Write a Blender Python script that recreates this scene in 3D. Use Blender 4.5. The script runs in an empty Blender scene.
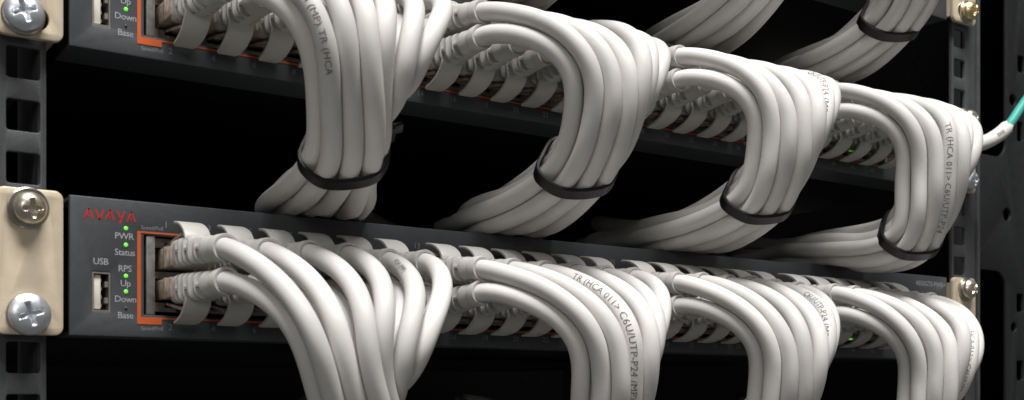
import bpy, bmesh, math, random
import numpy as np
from mathutils import Vector, Matrix

MM = 0.001
rng = np.random.default_rng(7)
random.seed(7)
scene = bpy.context.scene
C = scene.collection

# ------------------------------------------------------------------ camera, world, lamps, exposure
CAM = np.array([-73.459, -367.086, -39.934])
YAW = 0.599
cam_data = bpy.data.cameras.new("camera")
cam = bpy.data.objects.new("camera", cam_data)
C.objects.link(cam)
cam.location = [v * MM for v in CAM]
cam.rotation_euler = (math.pi / 2, 0, -YAW)
cam_data.sensor_width = 36
cam_data.lens = 1147.646 / 1024 * 36
cam_data.shift_y = (395.141 - 200) / 1024
cam_data.clip_start = 0.01
cam_data.clip_end = 20
cam_data.dof.use_dof = True
cam_data.dof.focus_distance = 0.44
cam_data.dof.aperture_fstop = 24
scene.camera = cam

world = bpy.data.worlds.new("World")
scene.world = world
world.use_nodes = True
bg = world.node_tree.nodes["Background"]
bg.inputs[0].default_value = (1.0, 0.985, 0.96, 1)
bg.inputs[1].default_value = 0.11

def area_lamp(name, loc, target, sx, sy, power, col):
    d = bpy.data.lights.new(name, 'AREA')
    d.shape = 'RECTANGLE'; d.size = sx; d.size_y = sy
    d.energy = power; d.color = col
    o = bpy.data.objects.new(name, d)
    C.objects.link(o)
    o.location = loc
    o.rotation_euler = (Vector(target) - Vector(loc)).to_track_quat('-Z', 'Y').to_euler()
    return o

# the ceiling fitting in the aisle in front of the rack, and a weaker lamp added at the left as fill
area_lamp("ceiling_lamp", (0.02, -0.70, 1.68), (0.22, 0, 0.03), 1.1, 0.45, 60, (1.0, 0.98, 0.955))
area_lamp("fill_lamp", (-1.3, -1.6, 0.75), (0.2, 0, 0.03), 0.7, 0.7, 6.5, (1.0, 0.98, 0.95))

vs = scene.view_settings
vs.view_transform = 'Standard'
vs.look = 'None'
vs.exposure = 0.0
vs.gamma = 1.0
vs.use_curve_mapping = False

# ------------------------------------------------------------------ materials
def mat(name, col, rough=0.5, metal=0.0, var=0.08, nscale=300.0, bump=0.0, bscale=1500.0, spec=0.5,
        emit=None, estr=0.0, trans=0.0, sss=0.0, stain=None, coat=0.0):
    m = bpy.data.materials.new(name)
    m.use_nodes = True
    nt = m.node_tree
    b = nt.nodes["Principled BSDF"]
    b.inputs["Roughness"].default_value = rough
    b.inputs["Metallic"].default_value = metal
    b.inputs["Specular IOR Level"].default_value = spec
    b.inputs["Transmission Weight"].default_value = trans
    b.inputs["Coat Weight"].default_value = coat
    if sss:
        b.inputs["Subsurface Weight"].default_value = sss
        b.inputs["Subsurface Radius"].default_value = (1, .9, .8)
        b.inputs["Subsurface Scale"].default_value = 0.0012
    tc = nt.nodes.new("ShaderNodeTexCoord")
    n = nt.nodes.new("ShaderNodeTexNoise")
    n.inputs["Scale"].default_value = nscale
    n.inputs["Detail"].default_value = 5
    nt.links.new(tc.outputs["Object"], n.inputs["Vector"])
    r = nt.nodes.new("ShaderNodeValToRGB")
    r.color_ramp.elements[0].position = 0.3
    r.color_ramp.elements[1].position = 0.7
    r.color_ramp.elements[0].color = tuple(c * (1 - var) for c in col) + (1,)
    r.color_ramp.elements[1].color = tuple(min(1, c * (1 + var)) for c in col) + (1,)
    nt.links.new(n.outputs["Fac"], r.inputs["Fac"])
    last = r.outputs["Color"]
    if stain:
        n2 = nt.nodes.new("ShaderNodeTexNoise")
        n2.inputs["Scale"].default_value = stain[1]
        n2.inputs["Detail"].default_value = 8
        n2.inputs["Roughness"].default_value = 0.7
        nt.links.new(tc.outputs["Object"], n2.inputs["Vector"])
        r2 = nt.nodes.new("ShaderNodeValToRGB")
        r2.color_ramp.elements[0].position = 0.58
        r2.color_ramp.elements[1].position = 0.75
        nt.links.new(n2.outputs["Fac"], r2.inputs["Fac"])
        mx = nt.nodes.new("ShaderNodeMixRGB")
        mul = nt.nodes.new("ShaderNodeMath"); mul.operation = 'MULTIPLY'
        mul.inputs[1].default_value = stain[2]
        nt.links.new(r2.outputs["Color"], mul.inputs[0])
        nt.links.new(mul.outputs[0], mx.inputs["Fac"])
        nt.links.new(last, mx.inputs["Color1"])
        mx.inputs["Color2"].default_value = tuple(stain[0]) + (1,)
        last = mx.outputs["Color"]
    nt.links.new(last, b.inputs["Base Color"])
    mr = nt.nodes.new("ShaderNodeMapRange")
    mr.inputs["To Min"].default_value = max(0.02, rough - 0.07)
    mr.inputs["To Max"].default_value = min(1, rough + 0.07)
    nt.links.new(n.outputs["Fac"], mr.inputs["Value"])
    nt.links.new(mr.outputs["Result"], b.inputs["Roughness"])
    if bump:
        n3 = nt.nodes.new("ShaderNodeTexNoise")
        n3.inputs["Scale"].default_value = bscale
        n3.inputs["Detail"].default_value = 3
        nt.links.new(tc.outputs["Object"], n3.inputs["Vector"])
        bp = nt.nodes.new("ShaderNodeBump")
        bp.inputs["Strength"].default_value = bump
        bp.inputs["Distance"].default_value = 0.0002
        nt.links.new(n3.outputs["Fac"], bp.inputs["Height"])
        nt.links.new(bp.outputs["Normal"], b.inputs["Normal"])
    if emit:
        b.inputs["Emission Color"].default_value = tuple(emit) + (1,)
        b.inputs["Emission Strength"].default_value = estr
    return m

M = {}
JACKETS = [mat("jacket_white_%d" % k, c, 0.52, var=0.045, nscale=90, bump=0.14, bscale=500, spec=0.32, sss=0.0,
               stain=((0.50, 0.48, 0.44), 60, 0.20))
           for k, c in enumerate([(.70, .685, .662), (.655, .64, .62), (.73, .712, .685), (.62, .608, .59)])]
M['boot'] = mat("boot_plastic", (.52, .51, .485), 0.45, var=0.05, nscale=200, bump=0.15, bscale=900, spec=0.4,
                stain=((0.40, 0.38, 0.34), 150, 0.30))
M['guard'] = mat("guard_plastic", (.56, .55, .52), 0.42, var=0.05, nscale=200, bump=0.1, bscale=900, spec=0.4)
M['plug'] = mat("clear_plug", (.44, .36, .29), 0.22, var=0.35, nscale=500, spec=0.6, coat=0.4)
M['gold'] = mat("gold_contact", (.75, .55, .22), 0.3, 1.0)
M['panel'] = mat("panel_grey", (.070, .076, .083), 0.42, var=0.06, nscale=400, bump=0.35, bscale=2600, spec=0.35,
                 stain=((.10, .10, .10), 40, 0.35))
M['chassis'] = mat("chassis_black", (.006, .006, .0065), 0.7, var=0.2, spec=0.12)
M['ear'] = mat("ear_cream", (.74, .63, .47), 0.38, 0.25, var=0.04, nscale=250, bump=0.25, bscale=1800,
               stain=((.45, .38, .28), 70, 0.25))
M['post'] = mat("post_paint", (.070, .073, .077), 0.45, var=0.12, nscale=220, bump=0.5, bscale=1900, spec=0.4,
                stain=((.11, .11, .11), 80, 0.4))
M['plate'] = mat("cabinet_plate", (.015, .016, .017), 0.5, var=0.12, nscale=200, bump=0.5, bscale=1900, spec=0.35)
M['black'] = mat("black_interior", (.003, .003, .0035), 0.9, var=0.2, spec=0.0)
M['cavity'] = mat("port_cavity", (.010, .010, .010), 0.5, var=0.3, spec=0.3)
M['shield'] = mat("shield_metal", (.52, .50, .47), 0.34, 0.85, var=0.15, nscale=500, bump=0.2, bscale=900)
M['orange'] = mat("orange_print", (.62, .12, .03), 0.45, var=0.06)
M['white_print'] = mat("white_print", (.42, .43, .44), 0.5, var=0.05)
M['dim_print'] = mat("dim_print", (.26, .28, .30), 0.5, var=0.05)
M['red_print'] = mat("red_print", (.48, .03, .025), 0.45, var=0.05)
M['ink'] = mat("jacket_ink", (.17, .16, .155), 0.6, var=0.4, nscale=2500)
M['led'] = mat("green_led", (.15, .7, .1), 0.3, emit=(.17, .80, .03), estr=0.75)
M['led_off'] = mat("dark_led", (.05, .06, .05), 0.3)
M['usb'] = mat("usb_metal", (.55, .52, .46), 0.3, 0.8, var=0.1)
M['usb_tongue'] = mat("usb_tongue", (.75, .70, .60), 0.4)
M['zinc'] = mat("zinc_screw", (.74, .77, .82), 0.36, 0.85, var=0.10, nscale=350, bump=0.25, bscale=900)
M['nickel'] = mat("nickel_screw", (.70, .64, .54), 0.32, 0.9, var=0.12, nscale=350, bump=0.25, bscale=900)
M['brass'] = mat("brass_screw", (.74, .60, .34), 0.32, 0.9, var=0.12, nscale=350, bump=0.25, bscale=900)
M['washer'] = mat("washer_metal", (.50, .48, .44), 0.32, 1.0, var=0.1)
M['tie'] = mat("tie_nylon", (.008, .008, .009), 0.36, var=0.2, bump=0.1, spec=0.35)
M['teal'] = mat("teal_jacket", (.05, .36, .30), 0.42, var=0.08, bump=0.15)
M['sleeve'] = mat("sleeve_white", (.68, .655, .60), 0.5, var=0.06, bump=0.2)

# ------------------------------------------------------------------ helpers (all sizes in millimetres)
def mesh_obj(name, verts, faces, material, parent=None, loc=(0, 0, 0), smooth=False, sharp=None):
    me = bpy.data.meshes.new(name)
    me.from_pydata([tuple(float(c) * MM for c in v) for v in verts], [], [tuple(int(i) for i in f) for f in faces])
    me.materials.append(material)
    if smooth:
        me.polygons.foreach_set("use_smooth", [True] * len(me.polygons))
        if sharp:
            try:
                me.set_sharp_from_angle(angle=math.radians(sharp))
            except Exception:
                pass
    me.update()
    return link(name, me, parent, loc)

def link(name, me, parent=None, loc=(0, 0, 0)):
    o = bpy.data.objects.new(name, me)
    C.objects.link(o)
    o.location = [c * MM for c in loc]
    if parent is not None:
        o.parent = parent
    return o

def thing(name, label, cat, loc=(0, 0, 0), group=None):
    o = bpy.data.objects.new(name, None)
    C.objects.link(o)
    o.empty_display_size = 0.01
    o.location = [c * MM for c in loc]
    o["label"] = label; o["category"] = cat
    if group: o["group"] = group
    return o

def box(x0, x1, y0, y1, z0, z1, base=0):
    v = [(x, y, z) for z in (z0, z1) for y in (y0, y1) for x in (x0, x1)]
    f = [(0, 2, 3, 1), (4, 5, 7, 6), (0, 1, 5, 4), (2, 6, 7, 3), (0, 4, 6, 2), (1, 3, 7, 5)]
    return v, [tuple(i + base for i in q) for q in f]

class MB:
    def __init__(s): s.v = []; s.f = []
    def add(s, v, f):
        b = len(s.v); s.v += [tuple(p) for p in v]; s.f += [tuple(i + b for i in q) for q in f]; return s
    def box(s, *a): v, f = box(*a); return s.add(v, f)
    def build(s, name, material, parent=None, loc=(0, 0, 0), smooth=False, sharp=None, bevel=0):
        o = mesh_obj(name, s.v, s.f, material, parent, loc, smooth, sharp)
        if bevel:
            bm = bmesh.new(); bm.from_mesh(o.data)
            bmesh.ops.bevel(bm, geom=bm.edges[:], offset=bevel * MM, segments=2, profile=0.5, affect='EDGES')
            bm.to_mesh(o.data); bm.free()
            o.data.polygons.foreach_set("use_smooth", [True] * len(o.data.polygons))
            try: o.data.set_sharp_from_angle(angle=math.radians(40))
            except Exception: pass
        return o

def rrect(x0, x1, z0, z1, r, n=5):
    pts = []
    for cx, cz, a0 in ((x1 - r, z1 - r, 0), (x0 + r, z1 - r, 90), (x0 + r, z0 + r, 180), (x1 - r, z0 + r, 270)):
        for k in range(n + 1):
            a = math.radians(a0 + 90 * k / n)
            pts.append((cx + r * math.cos(a), cz + r * math.sin(a)))
    return pts

def circle(cx, cz, r, n=20):
    return [(cx + r * math.cos(2 * math.pi * k / n), cz + r * math.sin(2 * math.pi * k / n)) for k in range(n)]

def plate(loops, thick, bevel=0.0):
    """outline and holes in the XZ plane -> verts, faces of a plate whose front is y=0 and back y=thick"""
    cu = bpy.data.curves.new("tmp", 'CURVE')
    cu.dimensions = '2D'; cu.fill_mode = 'BOTH'
    cu.extrude = max(thick / 2 - bevel, 0.0); cu.bevel_depth = bevel; cu.bevel_resolution = 1
    cu.offset = -bevel
    for lp in loops:
        s = cu.splines.new('POLY'); s.points.add(len(lp) - 1)
        for p, q in zip(s.points, lp): p.co = (q[0], q[1], 0, 1)
        s.use_cyclic_u = True
    o = bpy.data.objects.new("tmp", cu); C.objects.link(o)
    dg = bpy.context.evaluated_depsgraph_get()
    me = bpy.data.meshes.new_from_object(o.evaluated_get(dg))
    bm = bmesh.new(); bm.from_mesh(me)
    bmesh.ops.remove_doubles(bm, verts=bm.verts, dist=1e-4)
    bmesh.ops.recalc_face_normals(bm, faces=bm.faces)
    bm.verts.index_update()
    v = [(p.co.x, -p.co.z + thick / 2, p.co.y) for p in bm.verts]
    f = [tuple(q.index for q in fc.verts) for fc in bm.faces]
    bm.free()
    bpy.data.objects.remove(o); bpy.data.curves.remove(cu); bpy.data.meshes.remove(me)
    return v, f

_tc = {}
def text2d(s, size, spacing=1.0):
    key = (s, size, spacing)
    if key in _tc: return _tc[key]
    cu = bpy.data.curves.new("tmp", 'FONT')
    cu.body = s; cu.size = size; cu.space_character = spacing
    cu.align_x = 'CENTER'; cu.align_y = 'CENTER'; cu.resolution_u = 2
    o = bpy.data.objects.new("tmp", cu); C.objects.link(o)
    dg = bpy.context.evaluated_depsgraph_get()
    me = bpy.data.meshes.new_from_object(o.evaluated_get(dg))
    v = [(p.co.x, p.co.y) for p in me.vertices]
    f = [tuple(p.vertices) for p in me.polygons]
    bpy.data.objects.remove(o); bpy.data.curves.remove(cu); bpy.data.meshes.remove(me)
    _tc[key] = (v, f)
    return v, f

def text_on_panel(mb, s, x, z, size, y, spacing=1.0):
    v, f = text2d(s, size, spacing)
    mb.add([(x + a, y, z + b) for a, b in v], f)

def lathe(profile, n=24, axis='y'):
    """profile [(r, y)] around the Y axis"""
    v = []; f = []
    for r, y in profile:
        for k in range(n):
            a = 2 * math.pi * k / n
            v.append((r * math.cos(a), y, r * math.sin(a)))
    for i in range(len(profile) - 1):
        for k in range(n):
            k2 = (k + 1) % n
            f.append((i * n + k, i * n + k2, (i + 1) * n + k2, (i + 1) * n + k))
    return v, f

def frames(P):
    """parallel transport frames along a polyline"""
    T = np.gradient(P, axis=0); T /= np.linalg.norm(T, axis=1)[:, None]
    up = np.array([0., 0., 1.]) if abs(T[0][2]) < 0.9 else np.array([1., 0., 0.])
    n = up - T[0] * (up @ T[0]); n /= np.linalg.norm(n)
    N = [n]
    for i in range(1, len(P)):
        n = N[-1] - T[i] * (N[-1] @ T[i]); n /= np.linalg.norm(n); N.append(n)
    N = np.array(N); B = np.cross(T, N)
    return T, N, B

def tube(P, r, sides=14, cap=True):
    T, N, B = frames(P)
    n = len(P); a = np.arange(sides) * 2 * math.pi / sides
    rr = np.broadcast_to(np.asarray(r, float), (n,))
    V = P[:, None] + rr[:, None, None] * (np.cos(a)[None, :, None] * N[:, None] + np.sin(a)[None, :, None] * B[:, None])
    V = V.reshape(-1, 3)
    f = []
    for i in range(n - 1):
        for k in range(sides):
            k2 = (k + 1) % sides
            f.append((i * sides + k, i * sides + k2, (i + 1) * sides + k2, (i + 1) * sides + k))
    if cap:
        f.append(tuple(reversed(range(sides)))); f.append(tuple((n - 1) * sides + k for k in range(sides)))
    return V, f

def resample(P, step=None, n=None):
    d = np.r_[0, np.cumsum(np.linalg.norm(np.diff(P, axis=0), axis=1))]
    if n is None: n = max(4, int(d[-1] / step) + 1)
    t = np.linspace(0, d[-1], n)
    return np.stack([np.interp(t, d, P[:, k]) for k in range(3)], 1)

def catmull(P, sub=2):
    Q = np.vstack([2 * P[0] - P[1], P, 2 * P[-1] - P[-2]])
    out = []
    for i in range(1, len(Q) - 2):
        p0, p1, p2, p3 = Q[i - 1], Q[i], Q[i + 1], Q[i + 2]
        for k in range(sub):
            t = k / sub
            out.append(0.5 * (2 * p1 + (p2 - p0) * t + (2 * p0 - 5 * p1 + 4 * p2 - p3) * t * t + (3 * p1 - p0 - 3 * p2 + p3) * t ** 3))
    out.append(P[-1])
    return np.array(out)

def hermite(nodes, n=16):
    out = []
    for (p0, m0), (p1, m1) in zip(nodes[:-1], nodes[1:]):
        p0, m0, p1, m1 = map(lambda q: np.array(q, float), (p0, m0, p1, m1))
        for k in range(n):
            t = k / n
            out.append((2 * t**3 - 3 * t**2 + 1) * p0 + (t**3 - 2 * t**2 + t) * m0 + (-2 * t**3 + 3 * t**2) * p1 + (t**3 - t**2) * m1)
    out.append(np.array(nodes[-1][0], float))
    return np.array(out)

# ------------------------------------------------------------------ layout numbers
U1 = 44.45
XR = 465.1                       # right-hand mounting holes; left-hand ones are at X = 0
SW = {'lower': 0.0, 'upper': 2 * U1, 'top': 4 * U1}
COL0, PITCH, GROUP = 47.2, 14.2, 92.3
ZT, ZB = 4.7, -6.5               # the two port rows, relative to the switch centre
def colx(g, c): return COL0 + GROUP * g + PITCH * c

# ------------------------------------------------------------------ setting: cabinet round the switches
def structure(name, v, f, m):
    o = mesh_obj(name, v, f, m); o["kind"] = "structure"; return o
v, f = box(-140, 640, 560.5, 570, -500, 700); structure("back_wall", v, f, M['black'])
v, f = box(-130, -122, 30, 560, -500, 700); structure("cabinet_side", v, f, M['black'])
v, f = box(622, 630, 30, 560, -500, 700); structure("cabinet_side", v, f, M['black'])

# rack posts: a strip of square holes with a folded flange
def rack_post(label, x, sgn):
    t = thing("rack_post", label, "rack post", (x, 2, -160))
    t["group"] = "front posts of the rack"
    holes = []
    z0, z1 = -160.0, 330.0
    for k in range(-3, 8):
        for dz in (-15.875, 0, 15.875):
            zc = k * U1 + dz
            if z0 + 8 < zc < z1 - 8:
                holes.append(rrect(-4.8, 4.8, zc - 4.75 - z0, zc + 4.75 - z0, 0.9, 3))
    xi = 6.6; xo = -13.6
    out = [(min(xi, xo), 0), (max(xi, xo), 0), (max(xi, xo), z1 - z0), (min(xi, xo), z1 - z0)]
    pv, pf = plate([out] + holes, 2.0, 0.35)
    if sgn < 0: pv = [(-p[0], p[1], p[2]) for p in pv]; pf = [tuple(reversed(q)) for q in pf]
    xi *= sgn; xo *= sgn
    mesh_obj("hole_strip", pv, pf, M['post'], t, smooth=True, sharp=30)
    # flange folded back at the inner edge, and the outer return
    a = xi - sgn * 2.0
    if sgn > 0: MB().box(min(a, xi) , max(a, xi), 2.05, 32, 0, z1 - z0).build("inner_flange", M['post'], t)
    b0, b1 = sorted((xo - sgn * 1.0, xo - sgn * 3.2))
    MB().box(b0, b1, -1.2, 5, 0, z1 - z0).build("outer_flange", M['post'], t, bevel=0.5)
    return t
rack_post("dark grey rack post with square holes beside the left ears of the switches", 0, 1)
rack_post("dark grey rack post with square holes beside the right ears of the switches", XR + 1.0, -1)

# perforated side plate at the far right with big rounded cut-outs
t = thing("cabinet_plate", "dark perforated cabinet plate with rounded cut-outs beyond the right rack post", "cabinet plate", (505, 34, -160))
z0 = -160
lp = [[(0, 0), (112, 0), (112, 500), (0, 500)]]
def zz(a): return a - z0
for (b, tp) in ((-130, 34), (102, 262)):
    lp.append(rrect(9, 54, zz(b), zz(tp), 10, 7))
for xc, zc, w, h in ((69.5, 161, 7, 10), (68.5, 120, 6, 12), (68.5, 16, 7, 11), (68.5, -25, 7, 12), (69.5, 205, 7, 10), (68.5, -66, 7, 11)):
    lp.append(rrect(xc - w / 2, xc + w / 2, zz(zc) - h / 2, zz(zc) + h / 2, 1.2, 3))
for xc, zc, r in ((61, 138, 3.6), (55, 68.5, 4.0), (62, 1, 3.0), (62, -90, 3.4)):
    lp.append(circle(xc, zz(zc), r))
pv, pf = plate(lp, 2.0, 0.4)
mesh_obj("perforated_sheet", pv, pf, M['plate'], t, smooth=True, sharp=30)

# ------------------------------------------------------------------ switches
# shared meshes for the port sockets
def port_mesh(flip):
    mb = MB()
    s = -1 if flip else 1
    ow, iw = 7.05, 6.65
    zo0, zo1, zi0, zi1 = -5.55, 6.3, -4.5, 4.9
    def zb(a, b): return (min(s * a, s * b), max(s * a, s * b))
    mb.box(-ow, -iw, 5.9, 19, *zb(zo0, zo1)); mb.box(iw, ow, 5.9, 19, *zb(zo0, zo1))
    mb.box(-iw, iw, 5.9, 19, *zb(zi1, zo1)); mb.box(-iw, iw, 5.9, 19, *zb(zo0, zi0))
    # latch slot shoulders
    mb.box(-iw, -3.2, 5.95, 18, *zb(3.3, zi1)); mb.box(3.2, iw, 5.95, 18, *zb(3.3, zi1))
    me = mesh_obj("port_tmp", mb.v, mb.f, M['shield'])
    d = me.data; bpy.data.objects.remove(me)
    return d
PORT_T, PORT_B = port_mesh(False), port_mesh(True)
def cavity_mesh():
    v, f = box(-6.65, 6.65, 18.0, 18.9, -5, 5)
    o = mesh_obj("t", v, f, M['cavity']); d = o.data; bpy.data.objects.remove(o); return d
CAV = cavity_mesh()

def screw_height(x, z, r, R, H):
    h = H * math.sqrt(max(0.0, 1 - (r / R) ** 2 * 0.93)) if r < R else 0
    h = H * (1 - (r / R) ** 3.2 * 0.75)
    ca, sa = math.cos(.35), math.sin(.35)
    u, w = abs(x * ca + z * sa), abs(-x * sa + z * ca)
    def arm(a, b):
        wid = 0.62 + 0.25 * max(0, 1 - b / 1.2)
        e1 = max(0, min(1, (wid - a) / 0.28 + 0.5)); e2 = max(0, min(1, (0.58 * R - b) / 0.5 + 0.5))
        return e1 * e2
    d = max(arm(u, w), arm(w, u))
    d = max(d, max(0, min(1, (1.25 - r) / 0.5 + .5)))
    return h - d * (1.7 - 0.25 * r)
def screw_mesh(R, H):
    nr, na = 34, 80
    v = [(0, -screw_height(0, 0, 0, R, H) - 1.4, 0)]; f = []
    for i in range(1, nr + 1):
        r = R * i / nr
        for k in range(na):
            a = 2 * math.pi * k / na; x, z = r * math.cos(a), r * math.sin(a)
            v.append((x, -screw_height(x, z, r, R, H) - 1.4, z))
    for k in range(na):
        v.append((R * 0.985 * math.cos(2 * math.pi * k / na), 0.2, R * 0.985 * math.sin(2 * math.pi * k / na)))
    for k in range(na):
        f.append((0, 1 + k, 1 + (k + 1) % na))
    for i in range(nr):
        for k in range(na):
            k2 = (k + 1) % na
            f.append((1 + i * na + k, 1 + (i + 1) * na + k, 1 + (i + 1) * na + k2, 1 + i * na + k2))
    return v, f

def make_screw(label, x, z, m, R=5.2, H=2.3, spin=0.0, wash=6.3, tilt=(0, 0)):
    t = thing("mounting_screw", label, "screw", (x, -2.6, z), "screws holding the switch ears")
    v, f = screw_mesh(R, H)
    h = mesh_obj("screw_head", v, f, m, t, (0, -1.0, 0), True, 50)
    h.rotation_euler = (0, spin, 0)
    v, f = lathe([(2.2, -1.05), (wash - .4, -1.05), (wash, -0.7), (wash, -.02), (2.2, -.02)], 40)
    mesh_obj("washer", v, f, M['washer'], t, (0, 0, 0), True, 30)
    v, f = lathe([(0.01, 0.0), (2.3, 0.0), (2.3, 9), (0.01, 10)], 16)
    mesh_obj("shank", v, f, m, t, (0, -.5, 0), True, 30)
    t.rotation_euler = (tilt[0], 0, tilt[1])
    return t

AV = None
def avaya_logo():
    """the five red capitals, drawn as strokes: width, height in mm from the lower left corner"""
    polys = []
    h, w, s = 3.2, 3.2, 0.62
    def quad(*p): polys.append(p)
    def stroke(x0, z0, x1, z1): quad((x0, z0), (x0 + s, z0), (x1 + s, z1), (x1, z1))
    x = 0.0
    for ch in "AVAYA":
        if ch == 'A':
            stroke(x, 0, x + w / 2 - s / 2, h); stroke(x + w - s, 0, x + w / 2 - s / 2 , h)
            quad((x + .62, .55), (x + 1.75, .55), (x + 1.75, 1.0), (x + .8, 1.0))
        elif ch == 'V':
            stroke(x + w / 2 - s / 2, 0, x, h); stroke(x + w / 2 - s / 2, 0, x + w - s, h)
        else:
            stroke(x + w / 2 - s / 2 - .1, 1.0, x + 0.05, h); stroke(x + w / 2 - s / 2 - .35, -0.75, x + w - s - .05, h)
        x += w * 1.02 if ch in 'AY' else w * 1.0
    return polys
LOGO = avaya_logo()

def make_switch(name, label, full=True):
    zc = SW[name]
    t = thing("network_switch", label, "network switch", (0, 0, zc), "rack switches")
    HZ = 21.6
    x0, x1 = 12.9, 452.2
    px0, px1, pz0, pz1 = 35.6, colx(3, 5) + 9.0, -14.4, 11.0
    # body behind the panel
    MB().box(x0 + .6, x1 - .6, 19.6, 400, -HZ + .5, HZ - .5).build("chassis", M['chassis'], t, bevel=0.5)
    # front panel with the openings for the port block and the USB socket
    loops = [[(x0, -HZ), (x1, -HZ), (x1, HZ), (x0, HZ)], rrect(px0, px1, pz0, pz1, 0.4, 2)]
    loops.append(rrect(19.6, 25.2, -14.0, -1.6, 0.5, 2))
    v, f = plate(loops, 2.2, 0.45)
    mesh_obj("front_panel", v, f, M['panel'], t, (0, 0, 0), True, 30)
    MB().box(x0 + .3, x1 - .3, 2.25, 19.5, HZ - 1.2, HZ - .2).box(x0 + .3, x1 - .3, 2.25, 19.5, -HZ + .2, -HZ + 1.2).build("panel_return", M['panel'], t)
    # orange line round the ports, with the thicker tab at its lower left corner
    mb = MB()
    ox0, ox1, oz0, oz1 = 33.4, px1 + 2.2, -15.7, 12.1
    lw = 0.55
    y = -0.14
    mb.box(ox0, ox1, y, -.02, oz1 - lw, oz1); mb.box(ox0, ox1, y, -.02, oz0, oz0 + lw)
    mb.box(ox0, ox0 + 1.15, y, -.02, oz0 + lw, oz1 - lw); mb.box(ox1 - lw, ox1, y, -.02, oz0 + lw, oz1 - lw)
    mb.box(ox0, 41.2, y, -.02, oz0 - 1.7, oz0)
    mb.build("port_outline", M['orange'], t)
    # ports
    for g in range(4):
        if not full and g < 3: continue
        # bare metal cheeks of each block of twelve
        a, b = colx(g, 0) - 7.05, colx(g, 5) + 7.05
        MB().box(a - 3.7, a - .9, 0.35, 19, pz0 + .1, pz1 - .1).build("port_shield", M['shield'], t, bevel=0.3)
        MB().box(b + .6, b + 3.4, 0.35, 19, pz0 + .1, pz1 - .1).build("port_shield", M['shield'], t, bevel=0.3)
        for c in range(6):
            for row, zr, me in ((0, ZT, PORT_T), (1, ZB, PORT_B)):
                p = link("port", me, t, (colx(g, c), 0, zr))
                link("port_back", CAV, p)
                if (g, c) in ((3, 4), (3, 3), (0, 0)):
                    s = 1 if row == 0 else -1
                    vv, ff = box(0.6, 2.9, 5.2, 5.85, s * 5.4 - .8, s * 5.4 + .8)
                    mesh_obj("link_light", vv, ff, M['led'] if (g == 3 and row == 1 and c == 4) else M['led_off'], p)
    # lettering
    mb = MB()
    for s, x, z, sz in (("PWR", 29.4, 10.0, 2.9), ("Status", 29.6, 4.9, 2.9), ("RPS", 29.6, -.2, 2.9), ("Up", 29.8, -4.8, 2.9),
                        ("Down", 29.8, -9.8, 2.9), ("Base", 29.8, -14.9, 2.9), ("USB", 22.2, 1.6, 2.9)):
        text_on_panel(mb, s, x, z, sz, -0.05, 0.92)
    mb.build("status_lettering", M['white_print'], t)
    mb = MB(); text_on_panel(mb, "4850GTS-PWR+", 438.6, 17.2, 3.6, -0.05); mb.build("model_lettering", M['white_print'], t)
    for zt in (13.3, -18.7):
        mb = MB(); text_on_panel(mb, "Speed/PoE", 38.2, zt, 1.7, -0.05); mb.build("outline_lettering", M['dim_print'], t)
    for g in range(4):
        for c in range(6):
            n = g * 12 + c * 2
            if not full and g < 3: continue
            mb = MB(); text_on_panel(mb, str(n + 1), colx(g, c) - 4.6, 14.7, 2.9, -0.05); mb.build("port_number", M['dim_print'], t)
            mb = MB(); text_on_panel(mb, str(n + 2), colx(g, c) - 3.2, -18.2, 2.9, -0.05); mb.build("port_number", M['dim_print'], t)
    mb = MB()
    for p in LOGO:
        k = len(mb.v); mb.v += [(17.0 + a, -0.06, 14.7 + b) for a, b in p]; mb.f.append(tuple(range(k, k + len(p))))
    mb.build("logo", M['red_print'], t)
    # status lights
    for z, on in ((12.6, 1), (7.4, 1), (-2.4, 1), (-7.3, 1), (-12.5, 0)):
        v, f = lathe([(0.01, -.3), (.4, -.25), (.66 if on else .4, -.08), (.7 if on else .45, .3)], 14)
        mesh_obj("status_light", v, f, M['led'] if on else M['led_off'], t, (29.9, 0, z), True)
    # USB socket
    u = MB().box(19.6, 20.1, .2, 9, -14, -1.6).box(24.7, 25.2, .2, 9, -14, -1.6).box(20.1, 24.7, .2, 9, -2.1, -1.6).box(20.1, 24.7, .2, 9, -14, -13.4).build("usb_port", M['usb'], t)
    MB().box(20.3, 22.4, .9, 8, -13, -2.5).build("tongue", M['usb_tongue'], u, bevel=.15)
    mb = MB()
    for k in range(4): mb.box(22.45, 22.9, 1.6, 8, -12.4 + k * 2.6, -11.4 + k * 2.6)
    for k in range(2): mb.box(23.6, 24.6, .8, 6, -11.2 + k * 5.0, -9.4 + k * 5.0)
    mb.build("contact", M['usb'], u)
    MB().box(20.1, 24.7, 8.2, 9, -13.4, -2.1).build("socket_back", M['cavity'], u)
    # ears
    for x, s in ((0, 1), (XR, -1)):
        xi, xo = 10.6, -8.7
        pts = rrect(-8.7, 10.6, -21.9, 21.9, 2.6, 5)
        loops = [pts] + [rrect(-5.2, 6.4, zz0 - 3.4, zz0 + 3.4, 3.39, 8) for zz0 in (-15.875, 15.875)]
        loops = [[(s * a, b) for a, b in lpn] for lpn in loops]
        v, f = plate(loops, 2.4, 0.5)
        e = mesh_obj("ear", v, f, M['ear'], t, (x, -2.5, 0), True, 30)
        a, b = sorted((s * 10.5, s * 8.3))
        MB().box(a, b, 2.42, 40, -19, 19).build("ear_return", M['ear'], e)
    return t
make_switch('lower', "grey 48-port network switch, lowest of the stack, with its red logo fully visible")
make_switch('upper', "grey 48-port network switch in the middle, its top left corner cut by the frame")
make_switch('top', "topmost grey network switch, only its lower right corner showing", full=False)

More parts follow.
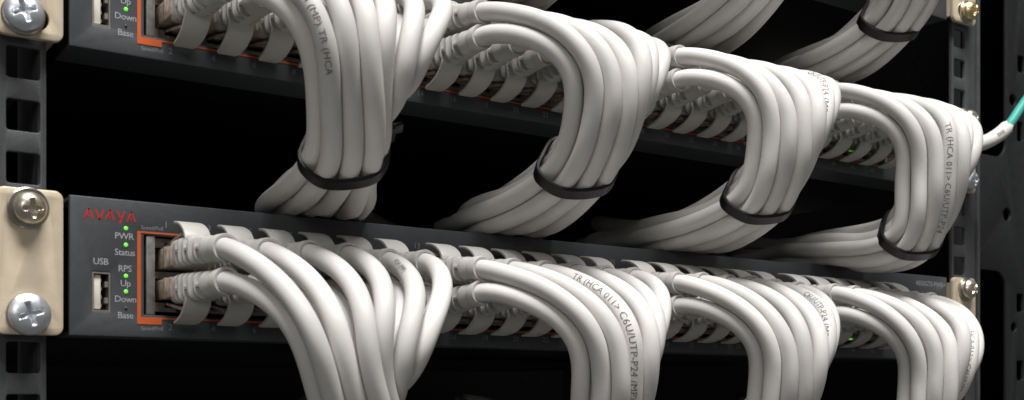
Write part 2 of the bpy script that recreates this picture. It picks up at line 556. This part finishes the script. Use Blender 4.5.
# ------------------------------------------------------------------ screws
make_screw("dull nickel cross-head screw at the upper hole of the lower switch's left ear", 0.3, 15.9, M['nickel'], 4.7, 3.2, 0.2, 6.2, (.1, .12))
make_screw("broad bluish zinc cross-head screw at the lower hole of the lower switch's left ear", .4, -15.9, M['zinc'], 6.0, 2.2, 0.05, 6.2)
make_screw("zinc cross-head screw on the middle switch's left ear at the frame's top left corner", -1.0, 2 * U1 - 15.6, M['zinc'], 5.6, 2.4, 0.0, 6.2, (-.06, -.1))
make_screw("nickel cross-head screw at the upper hole of the lower switch's right ear", XR - .3, 15.9, M['nickel'], 5.0, 3.2, 0.9, 6.2)
make_screw("screw at the lower hole of the lower switch's right ear behind the rightmost bundle", XR, -15.9, M['brass'], 5.0, 3.0, 0.1, 6.2)
make_screw("shiny zinc screw at the lower hole of the middle switch's right ear", XR + .4, 2 * U1 - 15.9, M['zinc'], 5.0, 3.4, 0.3, 6.0)
make_screw("nickel screw at the upper hole of the middle switch's right ear half behind a cable", XR + .2, 2 * U1 + 15.9, M['nickel'], 5.0, 3.4, 1.2, 6.0)
make_screw("brass coloured screw on the topmost switch's right ear at the frame's top edge", XR + .2, 4 * U1 - 15.9, M['brass'], 5.0, 3.4, 0.6, 6.0)

# ------------------------------------------------------------------ patch cables
DIA = 6.7
RAD = DIA / 2

# plug: clear body, its latch and contacts (shared meshes, along -Y from the panel)
def shared(mb, m, bevel=0, smooth=False):
    o = mb.build("tmp", m, bevel=bevel, smooth=smooth); d = o.data; bpy.data.objects.remove(o); return d
PLUG = shared(MB().box(-5.75, 5.75, -8.0, 15.5, -3.9, 2.6), M['plug'], bevel=0.4)
PLUG_RIB = shared(MB().box(-5.9, 5.9, -3.0, -1.0, -4.05, 2.75), M['plug'], bevel=0.2)
LATCH = {1: shared(MB().add([(-3, -9.5, 5.6), (3, -9.5, 5.6), (3, 6, 3.1), (-3, 6, 3.1), (-3, -9.5, 6.6), (3, -9.5, 6.6), (3, 6, 4.0), (-3, 6, 4.0)],
                            [(0, 1, 2, 3), (7, 6, 5, 4), (0, 4, 5, 1), (1, 5, 6, 2), (2, 6, 7, 3), (3, 7, 4, 0)]), M['plug'])}

def guard_mesh():
    """curved latch guard: springs from the boot's top, sweeps up and back to the panel"""
    prof = []
    n = 14
    for k in range(n + 1):
        t = k / n
        a = math.radians(90 * t)
        y = -17.5 + 14.3 * (1 - math.cos(a)) ** 0.92
        z = 3.2 + 7.6 * math.sin(a) ** 0.9
        prof.append((y, z))
    prof = np.array(prof)
    T = np.gradient(prof, axis=0); T /= np.linalg.norm(T, axis=1)[:, None]
    Nn = np.stack([T[:, 1], -T[:, 0]], 1)          # inward (towards the panel / the latch)
    v = []; f = []
    for k in range(n + 1):
        t = k / n
        hw = 4.2 - 0.6 * t ** 2
        if k == n: hw -= 0.7
        th = 1.35 - 0.55 * t
        o = prof[k]; i = prof[k] + Nn[k] * th
        v += [(-hw, o[0], o[1]), (hw, o[0], o[1]), (hw, i[0], i[1]), (-hw, i[0], i[1])]
    for k in range(n):
        b = 4 * k
        for q in range(4):
            f.append((b + q, b + (q + 1) % 4, b + 4 + (q + 1) % 4, b + 4 + q))
    f.append((0, 3, 2, 1)); f.append((4 * n, 4 * n + 1, 4 * n + 2, 4 * n + 3))
    bm = bmesh.new()
    me = bpy.data.meshes.new("g")
    me.from_pydata([tuple(c * MM for c in p) for p in v], [], f)
    bm.from_mesh(me); bmesh.ops.recalc_face_normals(bm, faces=bm.faces)
    sharp = [e for e in bm.edges if e.calc_face_angle(0) > math.radians(50)]
    bmesh.ops.bevel(bm, geom=sharp, offset=0.22 * MM, segments=2, profile=.5, affect='EDGES')
    bm.to_mesh(me); bm.free()
    me.materials.append(M['guard'])
    me.polygons.foreach_set("use_smooth", [True] * len(me.polygons))
    me.set_sharp_from_angle(angle=math.radians(50))
    return me
GUARD = guard_mesh()

def boot_template():
    """lofted strain relief from y=-9.5 to y=-31 with staggered slots; z up is the latch side"""
    S = []   # y, half width, half height, squareness, groove
    S += [(-6.4, 4.6, 3.7, 5, 0), (-6.4, 5.0, 4.3, 5, 0), (-6.8, 5.3, 4.55, 5, 0), (-11.4, 5.4, 4.65, 5, 0)]
    y = -11.4
    for k in range(5):
        u = k / 4
        hw, hh, sq = 5.4 - 0.9 * u, 4.65 - .4 * u, 4.6 - 2.2 * u
        S += [(y - .12, hw, hh, sq, 0), (y - .25, hw, hh, sq, 1), (y - 1.85, hw, hh, sq, 1), (y - 1.98, hw, hh, sq, 0)]
        S += [(y - 2.85, hw, hh, sq, 0)]
        y -= 2.95
    S += [(y - .1, 4.45, 4.2, 2.3, 0), (-28.6, 4.1, 4.1, 2, 0), (-29.0, 4.4, 4.4, 2, 0),
          (-31.2, 4.5, 4.5, 2, 0), (-31.6, 4.3, 4.3, 2, 0), (-31.5, 3.5, 3.5, 2, 0), (-29.8, 3.3, 3.3, 2, 0)]
    n = 36
    v = []
    for i, (yy, hw, hh, sq, gr) in enumerate(S):
        for k in range(n):
            a = 2 * math.pi * k / n
            ca, sa = math.cos(a), math.sin(a)
            r = (abs(ca / hw) ** sq + abs(sa / hh) ** sq) ** (-1 / sq)
            if gr:
                row = int((-yy - 11.4) / 2.95)
                # slots cut alternately from above and below, the spine stays
                w = abs(ca)
                m = max(0, min(1, (w - 0.42) / 0.14))
                if row % 2 == 0: m *= max(0, min(1, (abs(sa - .12) - .16) / .08))
                r -= 2.2 * m
            v.append((r * ca, yy, r * sa))
    f = [tuple(range(n))]
    for i in range(len(S) - 1):
        for k in range(n):
            k2 = (k + 1) % n
            f.append((i * n + k, (i + 1) * n + k, (i + 1) * n + k2, i * n + k2))
    f.append(tuple(reversed([(len(S) - 1) * n + k for k in range(n)])))
    return np.array(v), f
BOOT_V, BOOT_F = boot_template()

def bend(V, dx, dz):
    """bend the strain relief sideways/down beyond y=-14, ending dx, dz off axis at y=-31"""
    V = V.copy()
    t = np.clip((-V[:, 1] - 12.0) / 19.0, 0, 1.2)
    V[:, 0] += dx * t ** 2; V[:, 2] += dz * t ** 2
    return V

def wrap_text(P, s, s_mid, size, r, toward, parent, loc, spin=1, spacing=1.0):
    """lettering printed along the jacket, readable from the side of 'toward'"""
    T, N, B = frames(P)
    d = np.r_[0, np.cumsum(np.linalg.norm(np.diff(P, axis=0), axis=1))]
    if s_mid > d[-1]: return
    i = int(np.searchsorted(d, s_mid))
    w = np.array(toward) - P[i]
    a0 = math.atan2(w @ B[i], w @ N[i])
    v2, f2 = text2d(s, size, spacing)
    bm = bmesh.new()
    vs_ = [bm.verts.new((a, b, 0)) for a, b in v2]
    for q in f2:
        try: bm.faces.new([vs_[k] for k in q])
        except ValueError: pass
    bmesh.ops.triangulate(bm, faces=bm.faces[:])
    for k in range(-3, 4):
        bmesh.ops.bisect_plane(bm, geom=bm.verts[:] + bm.edges[:] + bm.faces[:], plane_co=(0, k * size * .14, 0), plane_no=(0, 1, 0))
    bm.verts.index_update()
    out = []
    for p in bm.verts:
        ss = s_mid + spin * p.co.x
        th = a0 - spin * p.co.y / r * 1.0
        q = np.array([np.interp(ss, d, P[:, k]) for k in range(3)])
        nn = np.array([np.interp(ss, d, N[:, k]) for k in range(3)]); bb = np.array([np.interp(ss, d, B[:, k]) for k in range(3)])
        out.append(q + (r + 0.06) * (math.cos(th) * nn + math.sin(th) * bb) - np.array(loc))
    fs = [tuple(q.index for q in fc.verts) for fc in bm.faces]
    bm.free()
    mesh_obj("lettering", out, fs, M['ink'], parent)

ORD = ["first", "second", "third", "fourth", "fifth", "sixth"]
PLACE = ["leftmost", "second", "third", "rightmost"]
SWNAME = {'lower': "lower switch", 'upper': "middle switch", 'top': "topmost switch"}

# bundle shape: H = foremost hanging point, K = the tie, E = where it passes over the next switch (all relative to group centre / switch centre)
BUNDLES = {
    ('lower', 0): dict(H=(0.5, -65, -25), K=(8, -43, -56), E=(14, 6, -60), drop=.28, phi=0.0, roll=.4),
    ('lower', 1): dict(H=(5, -66, -24), K=(8, -43, -54), E=(5, 6, -60), drop=.12, phi=.18, roll=.34),
    ('lower', 2): dict(H=(-1, -67, -24), K=(0, -43, -55), E=(2, 6, -60), drop=.12, phi=.34, roll=.34),
    ('lower', 3): dict(H=(-2, -66, -24), K=(-1, -45, -58), E=(8, 6, -60), drop=.12, phi=.48, roll=.2),
    ('upper', 0): dict(H=(3, -63, -25), K=(5, -35, -51), E=(15, 6, -60), drop=.18, phi=0.0, roll=.62),
    ('upper', 1): dict(H=(3, -66, -22), K=(2, -40, -47), E=(3, 6, -60), drop=.06, phi=.18, roll=.36),
    ('upper', 2): dict(H=(-1, -66, -22), K=(-1, -43, -49), E=(1, 6, -60), drop=.06, phi=.34, roll=.34),
    ('upper', 3): dict(H=(-4, -66, -24), K=(-1, -46, -58), E=(8, 6, -60), drop=.10, phi=.48, roll=.25),
    ('top', 1): dict(H=(-2, -67, -24), K=(3, -41, -47), E=(2, 6, -60), drop=.06, phi=.18, roll=.34),
    ('top', 2): dict(H=(-1, -64, -22), K=(6, -38, -47), E=(12, 6, -60), drop=.06, phi=.34, roll=.34),
    ('top', 3): dict(H=(0, -62, -20), K=(6, -30, -45), E=(4, 6, -58), drop=.06, phi=.45, roll=.3),
}
# slots at the tie: (across, depth) in cable diameters; rows 3 - 4 - 3 - 2
SLOT_K = {('T', 0): (-1, -1.2), ('T', 1): (0, -1.42), ('T', 2): (1, -1.2),
          ('B', 0): (-1.5, -.43), ('B', 1): (-.5, -.43), ('B', 2): (.5, -.43), ('T', 3): (1.5, -.43),
          ('B', 3): (-1, .43), ('B', 4): (0, .43), ('T', 4): (1, .43), ('B', 5): (-.5, 1.3), ('T', 5): (.5, 1.3)}
# where the cables hang foremost: (across, behind the front) in diameters
HANG = {'T': [(-1.6, .05), (-.65, -.15), (.3, -.15), (1.2, .1), (1.8, .8), (2.05, 1.6)],
        'B': [(-2.0, .85), (-1.15, .9), (-.25, .9), (.65, .95), (1.35, 1.7), (.4, 1.8)]}
LETTERED = {('lower', 1, 'T', 2): ("TR (HCA 011> C6U/UTP-P24 (MP)", 43, 3.5, 1), ('lower', 0, 'T', 4): ("P24 (MP)", 13, 2.6, 1),
            ('upper', 0, 'T', 0): ("C6U/UTP-P24 (MP) TR (HCA", 44, 2.9, 1), ('upper', 2, 'T', 4): ("C6U/UTP-P24 (MP) 011>", 40, 3.5, 1),
            ('upper', 3, 'T', 2): ("TR (HCA 011> C6U/UTP-P24", 66, 3.5, 1), ('lower', 2, 'T', 4): ("C6U/UTP-P24 (MP)", 34, 3.4, 1),
            ('lower', 3, 'T', 4): ("HCA 011> C6U/UTP-P24", 58, 2.8, 1), ('upper', 1, 'T', 3): ("P24", 92, 3.5, 1)}

def relax(paths, fixed, floor, iters=70, d0=DIA):
    """push the cables of one bundle apart until they only touch; keep plugs and the tie in place"""
    L = [len(p) for p in paths]
    A = np.vstack(paths); cid = np.concatenate([np.full(n, k) for k, n in enumerate(L)])
    fx = np.concatenate(fixed); starts = np.cumsum([0] + L)
    home = A.copy()
    N = len(A)
    ii = jj = None
    for it in range(iters):
        if it % 8 == 0:
            sq = (A ** 2).sum(1)
            D2 = sq[:, None] + sq[None] - 2 * A @ A.T
            ii, jj = np.nonzero(np.triu((D2 < (d0 + 3) ** 2) & (cid[:, None] != cid[None])))
        D = A[ii] - A[jj]
        dist = np.sqrt((D ** 2).sum(1)) + 1e-6
        w = np.where(dist < d0, (d0 - dist) / dist * 0.30, 0.0)
        hitf = (dist < d0).astype(float)
        n = np.maximum(np.bincount(ii, hitf, N) + np.bincount(jj, hitf, N), 1)[:, None]
        push = np.stack([np.bincount(ii, D[:, q] * w, N) - np.bincount(jj, D[:, q] * w, N) for q in range(3)], 1)
        A += push / np.sqrt(n) * fx[:, None]
        for k in range(len(L)):
            s, e = starts[k], starts[k + 1]
            q = A[s:e]
            lap = np.zeros_like(q); lap[1:-1] = (q[:-2] + q[2:]) / 2 - q[1:-1]
            lap2 = np.zeros_like(q); lap2[2:-2] = -(lap[1:-3] + lap[3:-1]) / 2 + lap[2:-2]
            A[s:e] += (0.10 * lap + 0.45 * lap2) * fx[s:e, None]
        A += (home - A) * 0.008
        if floor is not None:
            on = A[:, 1] > -6
            A[on, 2] = np.maximum(A[on, 2], floor + RAD + .1)
    return [A[starts[k]:starts[k + 1]] for k in range(len(L))]

def make_bundle(sw, g):
    cfg = BUNDLES[(sw, g)]
    zc = SW[sw]; xc = COL0 + GROUP * g + PITCH * 2.5
    rel = np.array([xc, 0, zc])
    H = rel + np.array(cfg['H']); K = rel + np.array(cfg['K']); E = rel + np.array(cfg['E'])
    floor = zc - 2 * U1 + 21.6
    Dk = (E - H); Dk[0] *= .3; Dk = Dk / np.linalg.norm(Dk)
    # at the tie the run points down and back
    Dk = np.array([-0.04, 0.78, -0.62]); Dk /= np.linalg.norm(Dk)
    ph = cfg['phi']; cp, sp = math.cos(ph), math.sin(ph)
    Ak = np.array([math.cos(.4 * ph), -math.sin(.4 * ph), 0]); Ak = Ak - Dk * (Ak @ Dk); Ak /= np.linalg.norm(Ak)
    Bk = np.cross(Dk, Ak); Bk *= (1 if Bk[1] > 0 else -1)
    paths = []; fixed = []; info = []
    order = [(r, c) for r in 'TB' for c in range(6)]
    swing = 20 * rng.random()
    for r, c in order:
        x = colx(g, c); zr = zc + (ZT if r == 'T' else ZB)
        toward = (xc - x)
        dx = 2.8 + 0.02 * toward + rng.normal(0, .45); dz = (0.0 if r == 'T' else (0.6 if g == 0 else 2.0)) + rng.normal(0, .35)
        S = np.array([x + dx, -30.5, zr + dz])
        tn = np.array([2 * dx / 19.0, -1, 2 * dz / 19.0 - cfg['drop']]); tn /= np.linalg.norm(tn)
        u = c - 2.5
        if r == 'T':
            w_, bk = (u * .95, (abs(u) * .5 + max(0, u) * 2.2 - 1.5) / DIA) if g == 0 else HANG['T'][c]
            if g == 3 and c == 5: w_, bk = 2.15, 1.0
            w_ = (w_ + rng.normal(0, .12)) * DIA; bk = (bk + rng.normal(0, .1)) * DIA
            h = H + np.array([w_ * cp + bk * sp, -w_ * sp + bk * cp, -abs(u) * .8 + rng.normal(0, 1.6)])
        else:
            w_, bk = (u * .95 - .15, .95 + max(0, u) * .15) if g == 0 else HANG['B'][c]
            w_ *= DIA; bk *= DIA
            h = H + np.array([w_ * cp + bk * sp, -w_ * sp + bk * cp, -4 + rng.normal(0, .8)])
        a, b = SLOT_K[(r, c)]
        k = K + Ak * a * DIA + Bk * b * DIA
        e = np.array([E[0] + a * DIA * 1.25 + b * DIA * .35 + rng.normal(0, .6), E[1], floor + RAD + 0.3 + (b + 1.3) * DIA * 0.36 + rng.normal(0, .4)])
        lift = max(0, rng.normal(0, 4)) + (17 if (r, c) == ('B', 5) else 0)
        far = np.array([e[0] + 36 + swing + 6 * rng.random(), 105 + a * 6 + 14 * rng.random(), floor + RAD + 1 + (b + 1.3) * DIA * .2 + lift])
        end = np.array([far[0] + 120, far[1] + 45 + 10 * rng.random(), floor + RAD + 1 + (b + 1.3) * DIA * .4])
        reach = 56 if r == 'T' else 46
        nodes = [(S, tn * reach), (h, np.array([0.5 * toward, 17, -42])), (k, Dk * 36), (e, np.array([0, 46, -4])), (far, np.array([60, 55, 0])), (end, np.array([120, 30, 0]))]
        P = hermite(nodes, 18)
        P = resample(P, step=3.3)
        P = np.vstack([S - tn * 1.2, P])
        fx = np.ones(len(P)); fx[:3] = 0; fx[3] = .4; fx[4] = .7
        ik = int(np.argmin(((P - k) ** 2).sum(1)))
        fx[max(0, ik - 1):ik + 2] = 0.25
        paths.append(P); fixed.append(fx); info.append((r, c, x, zr, dx, dz))
    paths = relax(paths, fixed, floor, 70)
    roots = []
    for P, (r, c, x, zr, dx, dz) in zip(paths, info):
        rowname = "top" if r == 'T' else "bottom"
        if sw == 'top':
            lab = "white patch cable from %s row, %s column, %s bundle of the topmost switch" % (rowname, ORD[c], PLACE[g])
        else:
            lab = "white patch cable in %s port row, %s column of the %s bundle, %s" % (rowname, ORD[c], PLACE[g], SWNAME[sw])
        t = thing("patch_cable", lab, "patch cable", (x, 0, zr), "white network patch cables")
        loc = np.array([x, 0, zr])
        fl = 1 if r == 'T' else -1
        if sw != 'top' or g == 3:
            pl = link("plug", PLUG, t); pl.scale = (1, 1, fl)
            rb = link("plug_rib", PLUG_RIB, pl)
            lt = link("latch", LATCH[1], pl)
            gd = link("latch_guard", GUARD, t); gd.scale = (1, 1, fl)
        bv = BOOT_V.copy(); bf = BOOT_F
        if fl < 0: bv = bv * np.array([-1, 1, -1])
        mesh_obj("boot", bend(bv, dx, dz), bf, M['boot'], t, (0, 0, 0), True, 35)
        Q = catmull(P, 2)
        V, F = tube(Q, RAD, 16)
        jk = mesh_obj("jacket", V - loc, F, JACKETS[int(rng.integers(0, len(JACKETS)))], t, (0, 0, 0), True)
        key = (sw, g, r, c)
        if key in LETTERED:
            s, mid, size, spin = LETTERED[key]
            wrap_text(Q, s, mid, size, RAD, CAM, t, loc, spin, 1.05)
    return paths, info, (K, Dk, .4 * ph, cfg['roll'])

def make_tie(label, paths, K, Dk, ph, roll, ang_head=0.3, tail=4, width=4.9):
    """band pulled round the outline of the bundle at the tie, with its ratchet head and cut tail"""
    # the band sits askew on the bundle, its right side pulled up
    Ak = np.array([math.cos(roll) * math.cos(ph), -0.06 - .8 * math.sin(ph), math.sin(roll)]); Ak /= np.linalg.norm(Ak)
    Dk = Dk - Ak * (Dk @ Ak); Dk /= np.linalg.norm(Dk)
    Bk = np.cross(Dk, Ak); Bk *= (1 if Bk[1] > 0 else -1)
    pts = []
    for P in paths:
        s = (P - K) @ Dk
        near = np.where(np.linalg.norm(P - K, axis=1) < 32)[0]
        i = near[np.argmin(np.abs(s[near]))]
        q = P[i] - Dk * s[i]
        pts.append(((q - K) @ Ak, (q - K) @ Bk))
    pts = np.array(pts); cen = pts.mean(0)
    th = np.linspace(0, 2 * math.pi, 72, endpoint=False)
    # support function of the discs -> taut hull
    hull = []
    circ = np.array([[math.cos(a), math.sin(a)] for a in np.linspace(0, 2 * math.pi, 24, endpoint=False)])
    cloud = (pts[:, None] + circ[None] * (RAD + 0.15)).reshape(-1, 2)
    cl = sorted(map(tuple, cloud))
    def half(cl):
        h = []
        for p in cl:
            while len(h) > 1 and (h[-1][0] - h[-2][0]) * (p[1] - h[-2][1]) - (h[-1][1] - h[-2][1]) * (p[0] - h[-2][0]) <= 0: h.pop()
            h.append(p)
        return h
    lo = half(cl); up = half(cl[::-1])
    hp = np.array(lo[:-1] + up[:-1])
    hp = np.vstack([hp, hp[:1]])
    d = np.r_[0, np.cumsum(np.linalg.norm(np.diff(hp, axis=0), axis=1))]
    tt = np.linspace(0, d[-1], 97)[:-1]
    R = np.stack([np.interp(tt, d, hp[:, 0]), np.interp(tt, d, hp[:, 1])], 1)
    R = sum(np.roll(R, k, 0) for k in range(-4, 5)) / 9
    nx = np.roll(R, -1, 0) - np.roll(R, 1, 0); nx /= np.linalg.norm(nx, axis=1)[:, None]
    out = np.stack([nx[:, 1], -nx[:, 0]], 1)
    t = thing("cable_tie", label, "cable tie", tuple(K), "black cable ties")
    v = []; f = []
    n = len(R)
    prof = [(-width / 2, 0), (-width / 2, .9), (-width / 2 + .35, 1.25), (width / 2 - .35, 1.25), (width / 2, .9), (width / 2, 0)]
    for i in range(n):
        for (a, o) in prof:
            p = Ak * (R[i, 0] + out[i, 0] * o) + Bk * (R[i, 1] + out[i, 1] * o) + Dk * a
            v.append(p)
    m = len(prof)
    for i in range(n):
        for k in range(m):
            f.append((i * m + k, i * m + (k + 1) % m, ((i + 1) % n) * m + (k + 1) % m, ((i + 1) % n) * m + k))
    mesh_obj("band", v, f, M['tie'], t, (0, 0, 0), True, 40)
    # head at the given bearing (0 = towards +across, negative = towards the viewer)
    ang = np.arctan2(R[:, 1] - cen[1], R[:, 0] - cen[0])
    i = int(np.argmin(np.abs(np.angle(np.exp(1j * (ang - ang_head))))))
    o3 = Ak * out[i, 0] + Bk * out[i, 1]; t3 = Ak * nx[i, 0] + Bk * nx[i, 1]
    base = Ak * R[i, 0] + Bk * R[i, 1] + o3 * 1.2
    v, f = box(-4.2, 4.2, 0, 5.2, -3.8, 3.8)
    hb = [base + t3 * a + o3 * b + Dk * c_ for a, b, c_ in v]
    h = MB(); h.add(hb, f); h.build("head", M['tie'], t, bevel=0.7)
    v, f = box(-2.2, 2.2, 5.0, 5.0 + tail, -.7, .7)
    tl = MB(); tl.add([base + Dk * a * 1.0 + (o3 * .95 - t3 * .3) * b + t3 * c_ for a, b, c_ in v], f); tl.build("cut_tail", M['tie'], t, bevel=0.2)
    return t

for sw in ('lower', 'upper', 'top'):
    for g in range(4):
        if (sw, g) not in BUNDLES: continue
        paths, info, (K, Dk, ph, roll) = make_bundle(sw, g)
        if sw == 'upper' or g == 3:
            lab = "black cable tie round the %s bundle hanging from the %s" % (PLACE[g], SWNAME[sw])
            make_tie(lab, paths, K, Dk, ph, roll, {0: 0.0, 1: 0.75, 2: 0.75, 3: 0.9}[g] if sw != 'lower' else 2.6)

# ------------------------------------------------------------------ teal cable in its cut white sleeve, far right
t = thing("teal_cable", "teal cable coming out of a cut white sleeve beside the right rack post", "cable", (488, -30, 110))
loc = np.array([488, -30, 110.])
# centre line runs from behind the rightmost bundle out to the right and up
P = hermite([((425, -14, 80), (25, -5, 5)), ((459.6, -20, 90.6), (17, -1, 8)), ((475, -20, 99.5), (14, 0, 11)), ((490, -20, 114), (20, 0, 19)), ((530, -20, 153), (40, 0, 40))], 14)
P = resample(P, step=1.0)
n1 = int(np.argmin(np.abs(P[:, 0] - 475)))
V, F = tube(P[:n1], 3.7, 16, cap=False)
Vi, Fi = tube(P[:n1], 3.1, 16, cap=False)
mb = MB(); mb.add(V - loc, F); mb.add(Vi - loc, [tuple(reversed(q)) for q in Fi])
k0 = (n1 - 1) * 16; off = len(V)
for k in range(16):
    k2 = (k + 1) % 16
    mb.f.append((k0 + k, k0 + k2, off + k0 + k2, off + k0 + k))
# ragged cut
for k in range(16):
    j = 1.2 * math.sin(k * 2.1) + (2.5 if k in (8, 9, 10) else 0)
    d = (P[n1 - 1] - P[n1 - 2]); d = d / np.linalg.norm(d) * j
    for q in (k0 + k, off + k0 + k): mb.v[q] = tuple(np.array(mb.v[q]) + d)
mb.build("sleeve", M['sleeve'], t, smooth=True, sharp=50)
V, F = tube(P, 2.45, 14)
mesh_obj("inner_cable", V - loc, F, M['teal'], t, (0, 0, 0), True)
wrap_text(P[:n1], "IIIIIIIII", 42, 3.0, 3.7, CAM, t, loc, 1)
